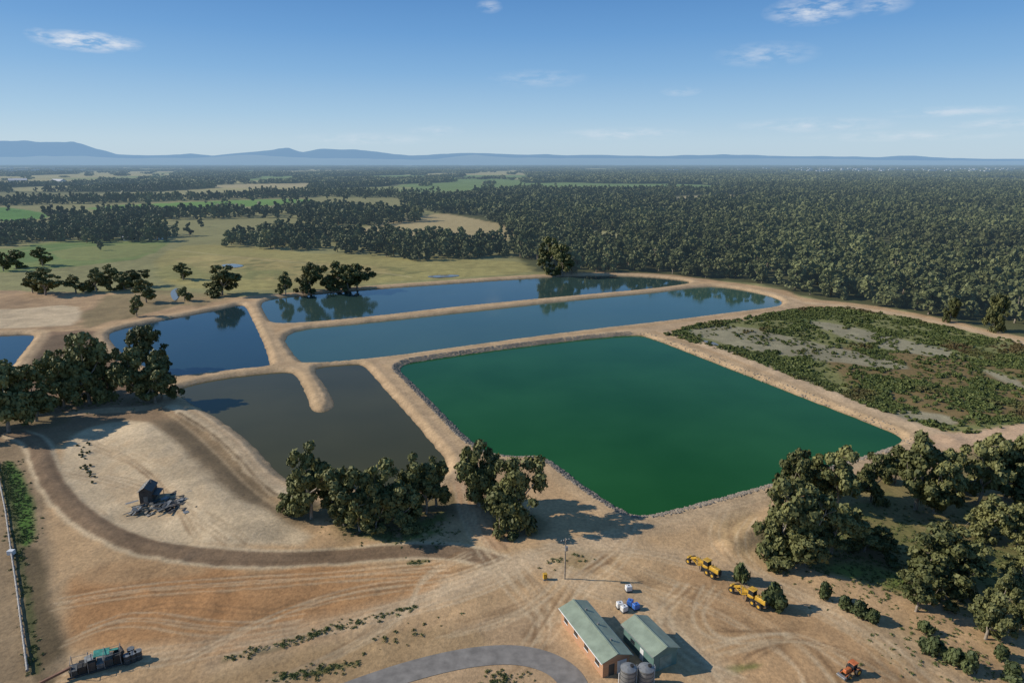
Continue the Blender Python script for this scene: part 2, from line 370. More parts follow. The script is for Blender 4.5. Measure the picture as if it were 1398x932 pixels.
# left strips
paint([(-40,600),(45,600),(60,680),(80,790),(90,940),(-60,1000)],alb(158,134,102),2,1)
paint([(5,628),(22,632),(48,700),(50,735),(28,750),(14,700)],alb(82,112,44),1.2,1.2)
paint([(20,745),(60,752),(84,860),(88,932),(46,940),(30,840)],alb(112,96,70),1.5,1.5)
stroke([(4,640),(18,700),(26,757),(36,810),(43,865),(50,918)],1.2,alb(92,92,56),.8,.6)
paint([(36,600),(48,602),(50,622),(40,626)],alb(100,84,60),1,.6)
# gravel curved road
ROADC=[(20,592),(52,602),(60,640),(85,680),(125,715),(180,742),(250,757),(340,764),(450,760),(560,750),(640,754),(690,772)]
stroke(ROADC,6.5,LSAND*0.95,1,.5); stroke(ROADC,4.8,GRAVEL,.8,.3)
RWc=GP(ROADC)
for off in (-1.3,1.3): stroke([(x+off*.6,y+off*.8) for x,y in RWc],.45,alb(122,100,76),.5,.2,a=.5,world=True)
stroke([(0,585),(60,570),(130,560),(180,560),(240,548)],5,alb(190,160,124),1,.6)
# vegetated ground lower right
paint([(1015,745),(1060,700),(1120,672),(1230,640),(1310,620),(1398,615),(1800,640),(2200,900),(1398,880),(1330,840),(1240,800),(1120,785)],alb(146,130,84),2.5,4)
paint([(1060,760),(1120,700),(1250,660),(1500,640),(1700,820),(1398,810),(1250,795),(1130,790)],alb(102,108,54),2,5,a=.85,patch=(.35,.55,'m'))
paint([(1110,775),(1180,768),(1240,790),(1330,800),(1300,812),(1180,800)],alb(112,134,56),2,2,a=.8,patch=(.3,.5,'s'))
paint([(1180,610),(1300,612),(1290,640),(1180,660),(1120,668)],alb(190,160,124),2,2,a=.8)
# under near trees
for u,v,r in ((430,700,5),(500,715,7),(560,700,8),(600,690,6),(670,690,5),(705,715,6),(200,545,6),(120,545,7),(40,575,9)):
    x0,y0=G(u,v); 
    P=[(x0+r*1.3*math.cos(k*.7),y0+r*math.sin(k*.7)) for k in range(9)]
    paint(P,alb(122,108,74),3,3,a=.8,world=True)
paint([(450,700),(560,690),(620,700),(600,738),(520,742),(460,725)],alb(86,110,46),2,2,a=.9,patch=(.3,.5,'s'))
# marsh
MARSHP=[(905,456),(960,441),(1098,421),(1160,420),(1240,434),(1398,468),(1750,545),(1750,640),(1398,575),(1340,592),(1290,590),(1200,562),(1100,522),(1000,484)]
paint(MARSHP,alb(106,116,58),2,1.5)
paint(MARSHP,alb(138,134,82),2,1.5,a=.8,patch=(.5,.6,'m'))
paint([(1100,470),(1250,480),(1398,500),(1600,560),(1398,572),(1290,585),(1180,550)],alb(128,90,60),3,3,a=.6,patch=(.48,.58,'m'))
MUD=[[(935,448),(1010,443),(1090,462),(1180,482),(1260,505),(1200,503),(1100,490),(1010,476),(960,462)],[(1100,438),(1140,440),(1230,462),(1320,484),(1290,490),(1200,476),(1130,455)],[(1330,500),(1398,520),(1440,540),(1380,530)],[(1190,560),(1270,560),(1330,575),(1280,585),(1220,572)]]
for q in MUD: paint(q,alb(164,154,124),2,3.5,a=.9)
# bank tracks
stroke([(905,452),(1000,484),(1120,533),(1230,577),(1300,600)],7,alb(210,180,142),1,.5)
stroke([(1090,413),(1150,417),(1240,431),(1320,449),(1398,468),(1600,520)],7,alb(205,175,136),1.5,.8)
stroke([(1040,398),(1078,408),(1092,416),(1060,428),(960,440),(880,450),(760,466),(640,482),(530,494)],9,alb(208,176,136),1.5,.8)
stroke([(338,412),(352,432),(366,462),(384,495)],6,alb(196,160,120),1.5,.8)
stroke([(353,440),(372,462),(395,493),(418,515),(435,548)],6,alb(200,168,128),1.5,.8)
stroke([(505,492),(540,530),(580,575),(618,618),(636,660),(640,700),(680,740)],5.5,alb(196,160,122),1,.5)
stroke([(1232,606),(1290,604),(1350,596),(1398,588),(1600,560)],9,alb(206,172,136),2,1)
stroke([(745,615),(775,640),(820,674),(868,716),(960,694),(1060,668),(1180,630)],4,alb(205,175,138),1,.5)
# weed lines
for q,w in (([(310,898),(380,880),(450,858),(520,840),(565,828)],.9),([(380,925),(430,915),(485,905)],1.0),([(1000,915),(1050,905)],.8),([(560,768),(580,766)],1.2)):
    stroke(q,w,alb(106,112,56),.8,1.2,a=.75)
# wheel ruts
rg=random.Random(3)
ruts=[[(300,905),(450,865),(600,815),(700,770),(830,735),(1000,700),(1150,650)],[(90,905),(300,880),(500,840),(640,800),(720,760)],
[(700,770),(740,820),(735,870),(700,900)],[(720,760),(800,800),(900,830),(960,900),(1000,940)],[(760,740),(900,750),(1050,790),(1180,850),(1330,930)],
[(640,660),(650,720),(700,780),(760,850)],[(800,740),(880,800),(1000,830),(1100,900),(1140,960)],[(690,760),(600,790),(500,800),(380,830),(250,900)],
[(860,720),(840,760),(790,790),(740,860)],[(1000,700),(980,740),(1020,780),(1150,840),(1260,940)],[(640,750),(580,780),(560,830),(480,880),(330,940)],[(70,820),(180,800),(330,790),(470,782),(600,772)],
[(940,800),(900,840),(940,900),(1010,930)],[(1060,850),(980,860),(940,830),(960,790)],[(1200,930),(1120,880),(1050,870),(980,900)],[(100,640),(180,650),(260,690),(330,735)],[(130,610),(200,640),(250,700),(270,740)],
[(600,860),(680,840),(740,810),(760,770)],[(120,860),(200,830),(330,850),(430,840)]]
for q in ruts:
    W=GP(q)
    for rep in range(4):
        ox=rg.uniform(-3,3); oy=rg.uniform(-3,3); wob=[(x+ox+rg.uniform(-1,1),y+oy+rg.uniform(-1,1)) for x,y in W]
        c=[alb(136,106,74),alb(228,204,166),alb(150,118,84),alb(224,198,158)][rep]
        for off in (-.95,.95):
            stroke([(x,y+off*.8) if abs(W[0][0]-W[-1][0])>25 else (x+off,y) for x,y in wob],.4,c,.5,.25,a=.5,world=True)
for q in ruts[:2]+ruts[3:5]: stroke(q,5,alb(216,188,150),3,1.2,a=.4)
# general mottling of earth
zone=np.clip((700-Y)/200,0,1)
mm=(1+zone*((n_big-.5)*.42+(n_med-.5)*.40+(n_sm-.5)*.34))
mm*=1+(1-zone)*(n_big-.5)*.3
col*=mm[:,None]
# relief
Z+=zone*((n_med-.5)*.35+(n_sm-.5)*.25)
raise_([(235,556),(280,580),(320,612),(350,648),(385,678),(410,690)],5,1.3)
raise_([(20,592),(52,602),(60,640),(85,680),(125,715),(180,742),(250,757)],4,.5)
raise_([(195,590),(250,640),(300,690),(330,720)],14,1.3,)
raise_([(1000,745),(1060,700),(1150,668),(1230,640)],4,.9)
raise_([(905,452),(1000,484),(1120,533),(1230,577),(1300,600)],6,.5)
ROADP=[(430,962),(500,935),(560,915),(620,900),(670,893),(710,893),(748,902),(776,920),(788,945),(792,985)]
RW=chaikin(GP(ROADP),3,False)
i=bb(RW,12); d=dline(X[i],Y[i],RW); f=np.clip((d-3)/3,0,1); Z[i]=Z[i]*f-0.02*(1-f)
bank=np.full(N,1e9)
for k,P in PW.items():
    i=bb(P,14); d=sdpoly(X[i],Y[i],P)
    bank[i]=np.minimum(bank[i],d)
i=np.where(bank<14)[0]; d=bank[i]+ (n_sm[i]-.5)*0.7*(Y[i]<350)
prof=np.where(d<0,WZ+np.maximum(d*.6,-1.8),WZ+np.minimum(d*.45,1.15))
f=np.clip((d-3)/8,0,1); Z[i]=prof*(1-f)+Z[i]*f
m=np.clip(1-(d-4.5)/3,0,1)*(d>0)*.75
bc=alb(204,174,134)*(1+(n_sm[i]-.5)*.5)[:,None]
col[i]=col[i]*(1-m[:,None])+bc*m[:,None]
m=np.clip(1-np.abs(d-3.8)/.35,0,1)*.25*(Y[i]<330); col[i]=col[i]*(1-m[:,None])+alb(160,130,96)*m[:,None]
m=np.clip(1-d/0.9,0,1)*.55; col[i]=col[i]*(1-m[:,None])+alb(110,92,66)*m[:,None]
me=bpy.data.meshes.new('ground'); me.vertices.add(N); me.vertices.foreach_set('co',np.stack([X,Y,Z],1).astype(np.float32).ravel())
R=len(ys); ii=(np.arange(R-1)[:,None]*NC+np.arange(NC-1)[None,:]).ravel()
F=np.stack([ii,ii+1,ii+1+NC,ii+NC],1).astype(np.int32)
me.loops.add(F.size); me.loops.foreach_set('vertex_index',F.ravel()); me.polygons.add(len(F)); me.polygons.foreach_set('loop_start',(np.arange(len(F))*4).astype(np.int32))
me.polygons.foreach_set('use_smooth',np.ones(len(F),bool))
ca=me.attributes.new('landcover','FLOAT_COLOR','POINT'); ca.data.foreach_set('color',np.concatenate([np.clip(col,0,1),np.ones((N,1))],1).astype(np.float32).ravel())
me.update(); ground=link(bpy.data.objects.new('ground',me))
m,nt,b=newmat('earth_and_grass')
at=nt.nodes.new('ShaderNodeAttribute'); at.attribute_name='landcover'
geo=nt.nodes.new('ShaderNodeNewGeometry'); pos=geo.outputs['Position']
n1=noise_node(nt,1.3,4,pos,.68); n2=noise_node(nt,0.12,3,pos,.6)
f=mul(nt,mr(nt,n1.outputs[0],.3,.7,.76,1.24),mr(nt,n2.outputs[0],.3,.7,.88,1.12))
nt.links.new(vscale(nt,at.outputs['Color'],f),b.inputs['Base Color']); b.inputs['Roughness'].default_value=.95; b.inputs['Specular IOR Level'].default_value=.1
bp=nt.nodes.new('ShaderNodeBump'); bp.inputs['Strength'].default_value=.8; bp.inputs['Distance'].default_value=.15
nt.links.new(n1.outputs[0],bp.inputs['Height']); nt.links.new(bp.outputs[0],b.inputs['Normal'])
painted_haze(m); me.materials.append(m)
# ---------- water ----------
def water_mat(name,base,base2,rip=0.02,spec=.5):
    m,nt,b=newmat(name); geo=nt.nodes.new('ShaderNodeNewGeometry')
    n=noise_node(nt,.018,3,geo.outputs['Position'])
    mx=nt.nodes.new('ShaderNodeMix'); mx.data_type='RGBA'
    nt.links.new(mr(nt,n.outputs[0],.35,.65,0,1),mx.inputs['Factor']); mx.inputs[6].default_value=(*base,1); mx.inputs[7].default_value=(*base2,1)
    nt.links.new(mx.outputs[2],b.inputs['Base Color'])
    n4=noise_node(nt,.03,3,geo.outputs['Position'])
    nt.links.new(mr(nt,n4.outputs[0],.35,.65,.03,.12),b.inputs['Roughness']); b.inputs['IOR'].default_value=1.33; b.inputs['Specular IOR Level'].default_value=spec
    n2=noise_node(nt,1.1,3,geo.outputs['Position']); bp=nt.nodes.new('ShaderNodeBump'); bp.inputs['Strength'].default_value=rip; bp.inputs['Distance'].default_value=.3
    nt.links.new(n2.outputs[0],bp.inputs['Height']); nt.links.new(bp.outputs[0],b.inputs['Normal'])
    return m
MW={'green':water_mat('algae_water',(0.008,0.066,0.010),(0.016,0.092,0.020),.08,.16),
'mid':water_mat('pond_water_mid',(0.038,0.085,0.064),(0.048,0.098,0.072),.02,.5),
'top':water_mat('pond_water_top',(0.030,0.060,0.052),(0.038,0.07,0.06),.02,.5),
'left':water_mat('pond_water_left',(0.014,0.036,0.045),(0.018,0.042,0.05),.02,.5),
'west':water_mat('pond_water_west',(0.02,0.045,0.055),(0.02,0.045,0.055)),
'dark':water_mat('pond_water_dark',(0.050,0.048,0.018),(0.068,0.063,0.024),.02,.22),
'puddle':water_mat('puddle_water_mat',(0.16,0.16,0.13),(0.2,0.19,0.15),.02,.3)}
def expand(P,e):
    Q=[];n=len(P); A=sum(P[i][0]*P[(i+1)%n][1]-P[(i+1)%n][0]*P[i][1] for i in range(n)); sg=1 if A>0 else -1
    for i in range(n):
        a=P[i-1];c=P[(i+1)%n]; dx=c[0]-a[0];dy=c[1]-a[1];L=math.hypot(dx,dy)+1e-9
        Q.append((P[i][0]+sg*dy/L*e,P[i][1]-sg*dx/L*e))
    return Q
def sheet(name,P,z,mat):
    bm=bmesh.new(); vs=[bm.verts.new((x,y,z)) for x,y in P]; f=bm.faces.new(vs)
    bm.normal_update()
    if f.normal.z<0: f.normal_flip()
    bmesh.ops.triangulate(bm,faces=[f])
    me=bpy.data.meshes.new(name); bm.to_mesh(me); bm.free(); me.materials.append(mat)
    return link(bpy.data.objects.new(name,me))
for k,P in PW.items(): sheet('pond_water',expand(P,1.2),WZ,MW[k])
for q in ([(300,362),(318,360),(336,363),(322,366),(308,365)],[(232,398),(244,392),(246,402),(240,412),(234,408)],[(580,377),(625,375),(628,378),(590,380)],[(955,464),(975,467),(985,474),(968,473)]):
    sheet('puddle_water',chaikin(GP(q),2),.28,MW['puddle'])
# asphalt road ribbon
def ribbon(name,P,w,z,mat):
    bm=bmesh.new(); pr=None
    for i,p in enumerate(P):
        a=P[max(0,i-1)];c=P[min(len(P)-1,i+1)];dx=c[0]-a[0];dy=c[1]-a[1];L=math.hypot(dx,dy);nx,ny=-dy/L,dx/L
        l=bm.verts.new((p[0]+nx*w/2,p[1]+ny*w/2,z));r=bm.verts.new((p[0]-nx*w/2,p[1]-ny*w/2,z))
        if pr: bm.faces.new((pr[1],r,l,pr[0]))
        pr=(l,r)
    me=bpy.data.meshes.new(name); bm.to_mesh(me); bm.free(); me.materials.append(mat); return link(bpy.data.objects.new(name,me))
M_asph=simple('worn_asphalt',(0.21,0.19,0.165),.9,var=.25,scale=.6)
ribbon('asphalt_road',RW,4.4,.03,M_asph)
# ---------- trees ----------
def tree(u,v,hp,wp,k=None,name='gum_tree',meshes=None,rot=None):
    x,y=G(u,v); s=pxm(u,v); a=math.atan2(H,y)
    if not meshes: wp=wp*1.10; hp=hp*1.06
    w=wp/s; h=max((hp/s-0.30*w*math.sin(a))/math.cos(a),w*.55)
    ms=meshes or HERO; k=random.randrange(len(ms)) if k is None else k
    o=link(bpy.data.objects.new(name,ms[k])); o.location=(x,y,0)
    base=12.0 if ms is HERO or ms is MID else 2.0; bh=13.0 if base==12.0 else 1.6
    o.scale=(w/base,w/base,h/bh); o.rotation_euler=(0,0,random.uniform(0,6.28)); return o
T=[(12,590,95,75),(50,575,72,60),(-40,590,90,80),(30,560,60,50),(88,555,70,50),(122,550,92,62),(150,540,60,40),(105,540,70,50),(205,505,60,48),(192,548,72,52),(222,545,62,44),(212,550,50,50),
(425,708,96,70),(462,700,50,44),(405,700,50,40),(492,724,92,70),(530,712,82,64),(566,705,78,62),(596,690,62,50),(470,718,40,34),(515,728,50,50),(548,722,60,56),(582,700,66,54),
(655,690,84,58),(672,688,70,46),(705,718,92,70),(690,722,40,38),
(1062,762,105,75),(1100,770,95,80),(1135,755,75,62),(1080,768,60,70),(1078,690,70,50),(1140,695,82,64),(1108,680,60,46),(1188,685,64,42),(1250,695,98,78),(1275,700,80,60),(1222,660,50,40),
(1335,690,92,70),(1372,680,90,70),(1300,668,50,44),(1400,700,80,70),(1345,735,60,50),(1390,745,55,45),(1180,752,42,50),(1205,756,36,40),
(1285,806,82,80),(1318,800,60,56),(1250,834,56,52),(1345,872,66,56),(1366,842,60,44),(1392,860,40,40),(1395,790,50,44),(1440,700,90,80),(1460,780,80,80),
(303,403,40,46),(250,382,22,24),(200,413,30,30),(187,432,26,18),(252,411,20,18),(390,403,30,22),(424,399,40,34),(462,396,38,36),(488,394,36,36),(475,396,30,36),
(62,403,36,42),(45,400,26,24),(104,400,24,30),(132,399,32,28),(152,396,32,26),(185,392,24,30),(170,396,24,26),(58,363,24,26),(22,366,24,26),(5,370,24,22),
(747,374,48,34),(768,376,40,30),(1358,452,50,24),(1296,440,34,18)]
for q in T: tree(*q)
for u,v,h,w in ((1010,793,38,26),(1057,830,48,36),(1124,819,32,24),(1152,832,26,28),(1172,842,30,30),(1192,850,26,26),(1270,892,38,34),(1300,905,34,34),(1324,916,36,32),(1380,925,30,40),(1262,862,24,24),(160,492,22,16),(1365,900,26,30),(1160,745,20,26),(1215,770,20,30),(1330,760,24,30),(1385,800,22,30),(700,735,16,22)):
    tree(u,v,h,w,None,'shrub',BUSH)
# forest
MAIN=GP([(745,376),(770,345),(700,318),(660,298),(600,290),(545,280),(545,266),(700,262),(1000,262),(1500,262),(2400,262),(2400,660),(1800,556),(1398,461),(1330,445),(1260,429),(1180,415),(1110,404),(1060,389),(960,380),(870,372),(800,374)])
OPW=[GP(q) for q in OPEN]
BELTS=[GP(q) for q in ([(305,337),(330,322),(420,318),(520,325),(640,332),(740,340),(745,356),(640,353),(560,356),(500,348),(400,343)],
[(-300,338),(-300,318),(0,318),(60,311),(140,314),(225,319),(232,330),(120,332),(60,330),(0,336)],[(140,292),(240,293),(385,290),(388,297),(240,300),(140,298)],
[(385,287),(450,284),(530,290),(580,292),(575,302),(520,308),(440,309),(400,300)],[(-300,278),(60,275),(300,270),(440,263),(560,266),(560,271),(440,269),(300,273),(110,279),(0,281),(-300,282)],
[(690,325),(740,315),(790,320),(800,372),(745,375),(740,350)],[(580,285),(640,283),(650,290),(590,292)],[(60,297),(140,301),(230,310),(220,314),(120,308),(60,302)])]
def forest_mask(x,y):
    m=inpoly(x,y,MAIN)
    m&=~((vnoise(x,y,45,77)>.72)&(y<1700)&(vnoise(x,y,14,8)>.3))
    for b_ in BELTS: m|=inpoly(x,y,b_)&(vnoise(x,y,18,31)>.25)
    fo=far_open(x,y); m|=(y>1830)&(fo<0)
    m|=(y>1830)&(fo>0)&(vnoise(x,y,70,5)>.88)
    for h in OPW: m&=~inpoly(x,y,h)
    m|=(y>560)&(y<1830)&(x<0)&(vnoise(x,y,14,55)>.94)
    return m
def grid(y0,y1,sp,seed,wid=1.0):
    rng=np.random.default_rng(seed)
    gx=np.arange(-(wid*y1+60),(wid*y1+60),sp); gy=np.arange(y0,y1,sp)
    x,y=np.meshgrid(gx,gy); x=x.ravel()+rng.uniform(-.6,.6,x.size)*sp; y=y.ravel()+rng.uniform(-.6,.6,y.size)*sp
    k=(np.abs(x)<wid*y+60); x=x[k];y=y[k]
    k=forest_mask(x,y); return x[k],y[k],rng
for nm,y0,y1,sp,ms,s0,s1,sd in (('forest_trees',250,900,9.6,MID,.6,1.35,1),('forest_trees',900,2300,13,FAR,.75,1.4,2),('distant_forest',2300,6000,42,CL,.85,1.35,3),('distant_forest',6000,18000,140,CL,2.4,3.6,4)):
    x,y,rng=grid(y0,y1,sp,sd,.95 if y0<2000 else .85)
    sc_=rng.uniform(s0,s1,len(x)); hz=sc_*rng.uniform(.8,1.2,len(x))
    if ms is CL: hz=rng.uniform(.6,1.1,len(x))
    scatter(nm,np.stack([x,y,np.zeros(len(x))],1),np.stack([sc_,sc_,hz],1),rng.uniform(0,6.28,len(x)),ms,sd)
# marsh / tufts / rocks
rng=np.random.default_rng(9)
MP=GP(MARSHP); A=np.array(MP); x=rng.uniform(A[:,0].min(),A[:,0].max(),60000); y=rng.uniform(A[:,1].min(),A[:,1].max(),60000)
k=inpoly(x,y,MP)&(x<y*.95+40); x=x[k];y=y[k]
mud=np.zeros(len(x),bool)
for q in MUD: mud|=inpoly(x+(vnoise(x,y,9,4)-.5)*12,y+(vnoise(x,y,9,14)-.5)*12,GP(q))
k=(fbm(x,y,12,5)<.55)&((~mud)|(rng.random(len(x))<.12))|((~mud)&(rng.random(len(x))<.15)); x=x[k][:14000];y=y[k][:14000]; s_=rng.uniform(.4,1.4,len(x))*(.6+.7*vnoise(x,y,9,2))
scatter('marsh_vegetation',np.stack([x,y,np.zeros(len(x))],1),np.stack([s_,s_,s_*rng.uniform(.5,1.1,len(x))],1),rng.uniform(0,6.28,len(x)),MARSH,5)
px=[];py=[]
def along(q,n,w):
    P=chaikin(GP(q),2,False); L=[math.hypot(P[i+1][0]-P[i][0],P[i+1][1]-P[i][1]) for i in range(len(P)-1)]
    c=np.cumsum([0]+L); t=rng.uniform(0,c[-1],n); ax=np.interp(t,c,[p[0] for p in P]); ay=np.interp(t,c,[p[1] for p in P])
    px.extend(ax+rng.normal(size=n)*w); py.extend(ay+rng.normal(size=n)*w)
along([(310,898),(380,880),(450,858),(520,840),(565,828)],150,.6); along([(380,925),(430,915),(485,905)],90,.7)
along([(8,632),(24,680),(40,740)],500,1.2); along([(560,768),(580,766)],20,.4); along([(500,880),(620,845)],20,1.2); along([(740,770),(800,760)],20,1.2)
along([(470,715),(600,725)],500,3); along([(1120,775),(1250,795),(1398,800)],700,5); along([(1150,740),(1398,740)],900,8)
along([(660,925),(720,925)],50,1.0); along([(50,560),(240,545)],150,3); along([(1240,860),(1398,925)],200,5); along([(4,640),(26,757),(50,918)],250,.7)
px=np.array(px);py=np.array(py); s_=rng.uniform(.4,1.3,len(px))
scatter('grass_tufts',np.stack([px,py,np.zeros(len(px))],1),np.stack([s_]*3,1),rng.uniform(0,6.28,len(px)),TUFT,6)
px=[];py=[]
along([(110,600),(108,615),(116,635),(130,662)],22,.5); along([(118,598),(122,620)],6,.5)
px=np.array(px);py=np.array(py); s_=rng.uniform(.25,.55,len(px))
scatter('shrub_row',np.stack([px,py,np.zeros(len(px))],1),np.stack([s_]*3,1),rng.uniform(0,6.28,len(px)),BUSH,7)
# riprap along pond edge
P=PW['green']
Pe=np.array(P+[P[0]]); sl=np.hypot(*(Pe[1:]-Pe[:-1]).T); cs=np.concatenate([[0],np.cumsum(sl)])
t=rng.uniform(0,cs[-1],9000); bx=np.interp(t,cs,Pe[:,0]); by=np.interp(t,cs,Pe[:,1])
off=rng.uniform(-.1,3.0,len(t))
idx=np.searchsorted(cs,t)-1; idx=np.clip(idx,0,len(P)-1); dirv=(Pe[idx+1]-Pe[idx])/sl[idx][:,None]
nrm=np.stack([dirv[:,1],-dirv[:,0]],1); tst=inpoly(bx+nrm[:,0]*.3,by+nrm[:,1]*.3,P); nrm[tst]*=-1
x=bx+nrm[:,0]*off; y=by+nrm[:,1]*off; z=WZ+np.minimum(np.maximum(off,0)*.45,1.15)
rt=G(884,460); right=(bx>np.interp(by,[G(1238,600)[1],rt[1]],[G(1238,600)[0],rt[0]])-6)
k=(~right)|(rng.random(len(t))<.12)
x=x[k];y=y[k];z=z[k]; s_=rng.uniform(.25,.85,len(x))
scatter('riprap_rocks',np.stack([x,y,z],1),np.stack([s_]*3,1),rng.uniform(0,6.28,len(x)),ROCK,8)
# ---------- hills ----------
def hills(prof,R,dep,seed,jag,L,c):
    mh=simple('hill_scrub',(0.06,0.08,0.05),.95,var=.5,scale=.0006); painted_haze(mh,L,c)  # scrub colour, largely covered by blue air glow painted into the material
    us=np.linspace(prof[0][0],prof[-1][0],500); vt=np.interp(us,[p[0] for p in prof],[p[1] for p in prof])
    rows=24
    V=[]
    for j in range(rows):
        t=j/(rows-1); yy=R-dep*.5+dep*t
        for i,u in enumerate(us):
            d=ray(u,vt[i]); top=H+R*d[2]/d[1]
            V.append((d[0]/d[1]*R*(yy/R),yy,top*math.sin(math.pi*t)**.8))
    V=np.array(V); nz=fbm(V[:,0],V[:,1],dep*.25,seed,4)
    V[:,2]*=(1-jag/2)+jag*nz
    V[:,2]-=20
    ii=(np.arange(rows-1)[:,None]*500+np.arange(499)[None,:]).ravel()
    F=np.stack([ii,ii+1,ii+501,ii+500],1)
    me=mesh_from('hills',[(V,F,0,np.zeros(len(V)))],[mh]); me.polygons.foreach_set('use_smooth',np.ones(len(F),bool))
    link(bpy.data.objects.new('hills',me))
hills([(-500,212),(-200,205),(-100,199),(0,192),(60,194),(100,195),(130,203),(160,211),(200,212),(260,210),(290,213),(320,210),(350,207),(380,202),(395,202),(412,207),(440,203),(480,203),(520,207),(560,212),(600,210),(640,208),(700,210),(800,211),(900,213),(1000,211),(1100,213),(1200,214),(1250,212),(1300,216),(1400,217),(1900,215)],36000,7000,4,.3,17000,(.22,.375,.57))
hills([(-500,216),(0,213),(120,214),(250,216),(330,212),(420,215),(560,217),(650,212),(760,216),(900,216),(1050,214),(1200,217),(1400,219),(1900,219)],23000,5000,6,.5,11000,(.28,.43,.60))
# ---------- objects ----------
def empty(name,loc,rz=0):
    o=link(bpy.data.objects.new(name,None)); o.location=loc; o.rotation_euler=(0,0,rz); return o
def addbm(bm,name,mat,par,loc=(0,0,0),rot=(0,0,0)):
    me=bpy.data.meshes.new(name); bm.to_mesh(me); bm.free(); me.materials.append(mat)
    o=link(bpy.data.objects.new(name,me)); o.location=loc; o.rotation_euler=rot; o.parent=par; return o
def box(name,size,loc,mat,par,rot=(0,0,0),bev=.03,taper=None):
    bm=bmesh.new(); bmesh.ops.create_cube(bm,size=1)
    for v in bm.verts:
        if taper and v.co.z>0: v.co.x*=taper[0]; v.co.y*=taper[1]
        v.co=Vector((v.co.x*size[0],v.co.y*size[1],v.co.z*size[2]))
    if bev: bmesh.ops.bevel(bm,geom=bm.edges[:],offset=min(bev,min(size)*.3),segments=1,affect='EDGES')
    return addbm(bm,name,mat,par,loc,rot)
def cyl(name,r,h,loc,mat,par,rot=(0,0,0),seg=20,r2=None):
    bm=bmesh.new(); bmesh.ops.create_cone(bm,cap_ends=True,segments=seg,radius1=r,radius2=r if r2 is None else r2,depth=h)
    return addbm(bm,name,mat,par,loc,rot)
def beam(name,p,q,w,mat,par):
    p=Vector(p);q=Vector(q);d=q-p; o=box(name,(w,w,d.length),(p+q)/2,mat,par,d.to_track_quat('Z','Y').to_euler(),bev=.01); return o
Y_=simple('machine_yellow',(0.55,0.32,0.035),.5,var=.3); BK=simple('black_rubber',(0.025,0.023,0.02),.8); GL=simple('dark_glass',(0.02,0.025,0.03),.08,var=.1)
ST=simple('grey_steel',(0.25,0.25,0.24),.5,.3); OR=simple('machine_orange',(0.5,0.14,0.04),.5)
def roofmat(name,c):
    m=simple(name,c,.45,var=.2,scale=.5); nt=m.node_tree; b=nt.nodes["Principled BSDF"]
    tc=nt.nodes.new('ShaderNodeTexCoord'); w=nt.nodes.new('ShaderNodeTexWave'); w.bands_direction='X'; w.inputs['Scale'].default_value=1.6
    nt.links.new(tc.outputs['Object'],w.inputs[0]); bp=nt.nodes.new('ShaderNodeBump'); bp.inputs['Strength'].default_value=.7; bp.inputs['Distance'].default_value=.06
    nt.links.new(w.outputs[0],bp.inputs['Height']); nt.links.new(bp.outputs[0],b.inputs['Normal']); return m
RF=roofmat('green_steel_roof',(0.28,0.33,0.24)); TEAL=roofmat('teal_steel_wall',(0.13,0.22,0.19)); DKR=roofmat('dark_steel_roof',(0.05,0.055,0.055))
m,nt,b=newmat('orange_brick'); tc=nt.nodes.new('ShaderNodeTexCoord'); mp=nt.nodes.new('ShaderNodeMapping'); mp.inputs['Rotation'].default_value=(math.pi/2,0,0)
bk=nt.nodes.new('ShaderNodeTexBrick'); bk.inputs['Scale'].default_value=2.2; bk.inputs['Color1'].default_value=(.42,.2,.09,1); bk.inputs['Color2'].default_value=(.5,.26,.13,1); bk.inputs['Mortar'].default_value=(.4,.33,.25,1)
nt.links.new(tc.outputs['Object'],mp.inputs[0]); nt.links.new(mp.outputs[0],bk.inputs[0]); nt.links.new(bk.outputs[0],b.inputs['Base Color']); b.inputs['Roughness'].default_value=.9; BR=m
WH=simple('white_paint',(0.7,0.7,0.68),.5,var=.1)
def gable(name,L,W,h,rise,mat,par):
    bm=bmesh.new(); vs=[]
    for x in (-L/2,L/2):
        vs.append([bm.verts.new(p) for p in ((x,-W/2,-.3),(x,W/2,-.3),(x,W/2,h),(x,0,h+rise),(x,-W/2,h))])
    a,c=vs
    bm.faces.new(a[::-1]); bm.faces.new(c)
    for i in range(5): bm.faces.new((a[i],a[(i+1)%5],c[(i+1)%5],c[i]))
    bmesh.ops.recalc_face_normals(bm,faces=bm.faces[:])
    return addbm(bm,name,mat,par)
def shed(name,A,B,C,h,rise,wall,roof,doors=True,zr=None):
    ax,ay=G(*A,h);bx,by=G(*B,h);cx,cy=G(*C,h)
    L=math.hypot(bx-ax,by-ay);W=math.hypot(cx-bx,cy-by); dx,dy=(bx-ax)/L,(by-ay)/L; nx,ny=-dy,dx
    if (cx-bx)*nx+(cy-by)*ny<0: nx,ny=-nx,-ny
    o=empty(name,((ax+bx)/2+nx*W/2,(ay+by)/2+ny*W/2,0),math.atan2(dy,dx))
    gable('walls',L-.6,W-.7,h,rise*(W-.7)/W,wall,o)
    sl=math.atan2(rise,W/2); wl=math.hypot(rise,W/2)+.05
    for sgn in (-1,1):
        box('roof_slope',(L,wl,.08),(0,sgn*(W/4),h+rise/2+.10),roof,o,(-sgn*sl,0,0),bev=.01)
        cyl('gutter',.07,L,(0,sgn*(W/2+.05),h+.02),WH if wall is BR else ST,o,(0,math.pi/2,0),8)
    box('ridge_cap',(L+.05,.35,.06),(0,0,h+rise+.17),roof,o,bev=.02)
    return o,L,W
o,L,W=shed('brick_shed',(763,830),(822,907),(860,890),2.7,.9,BR,RF)
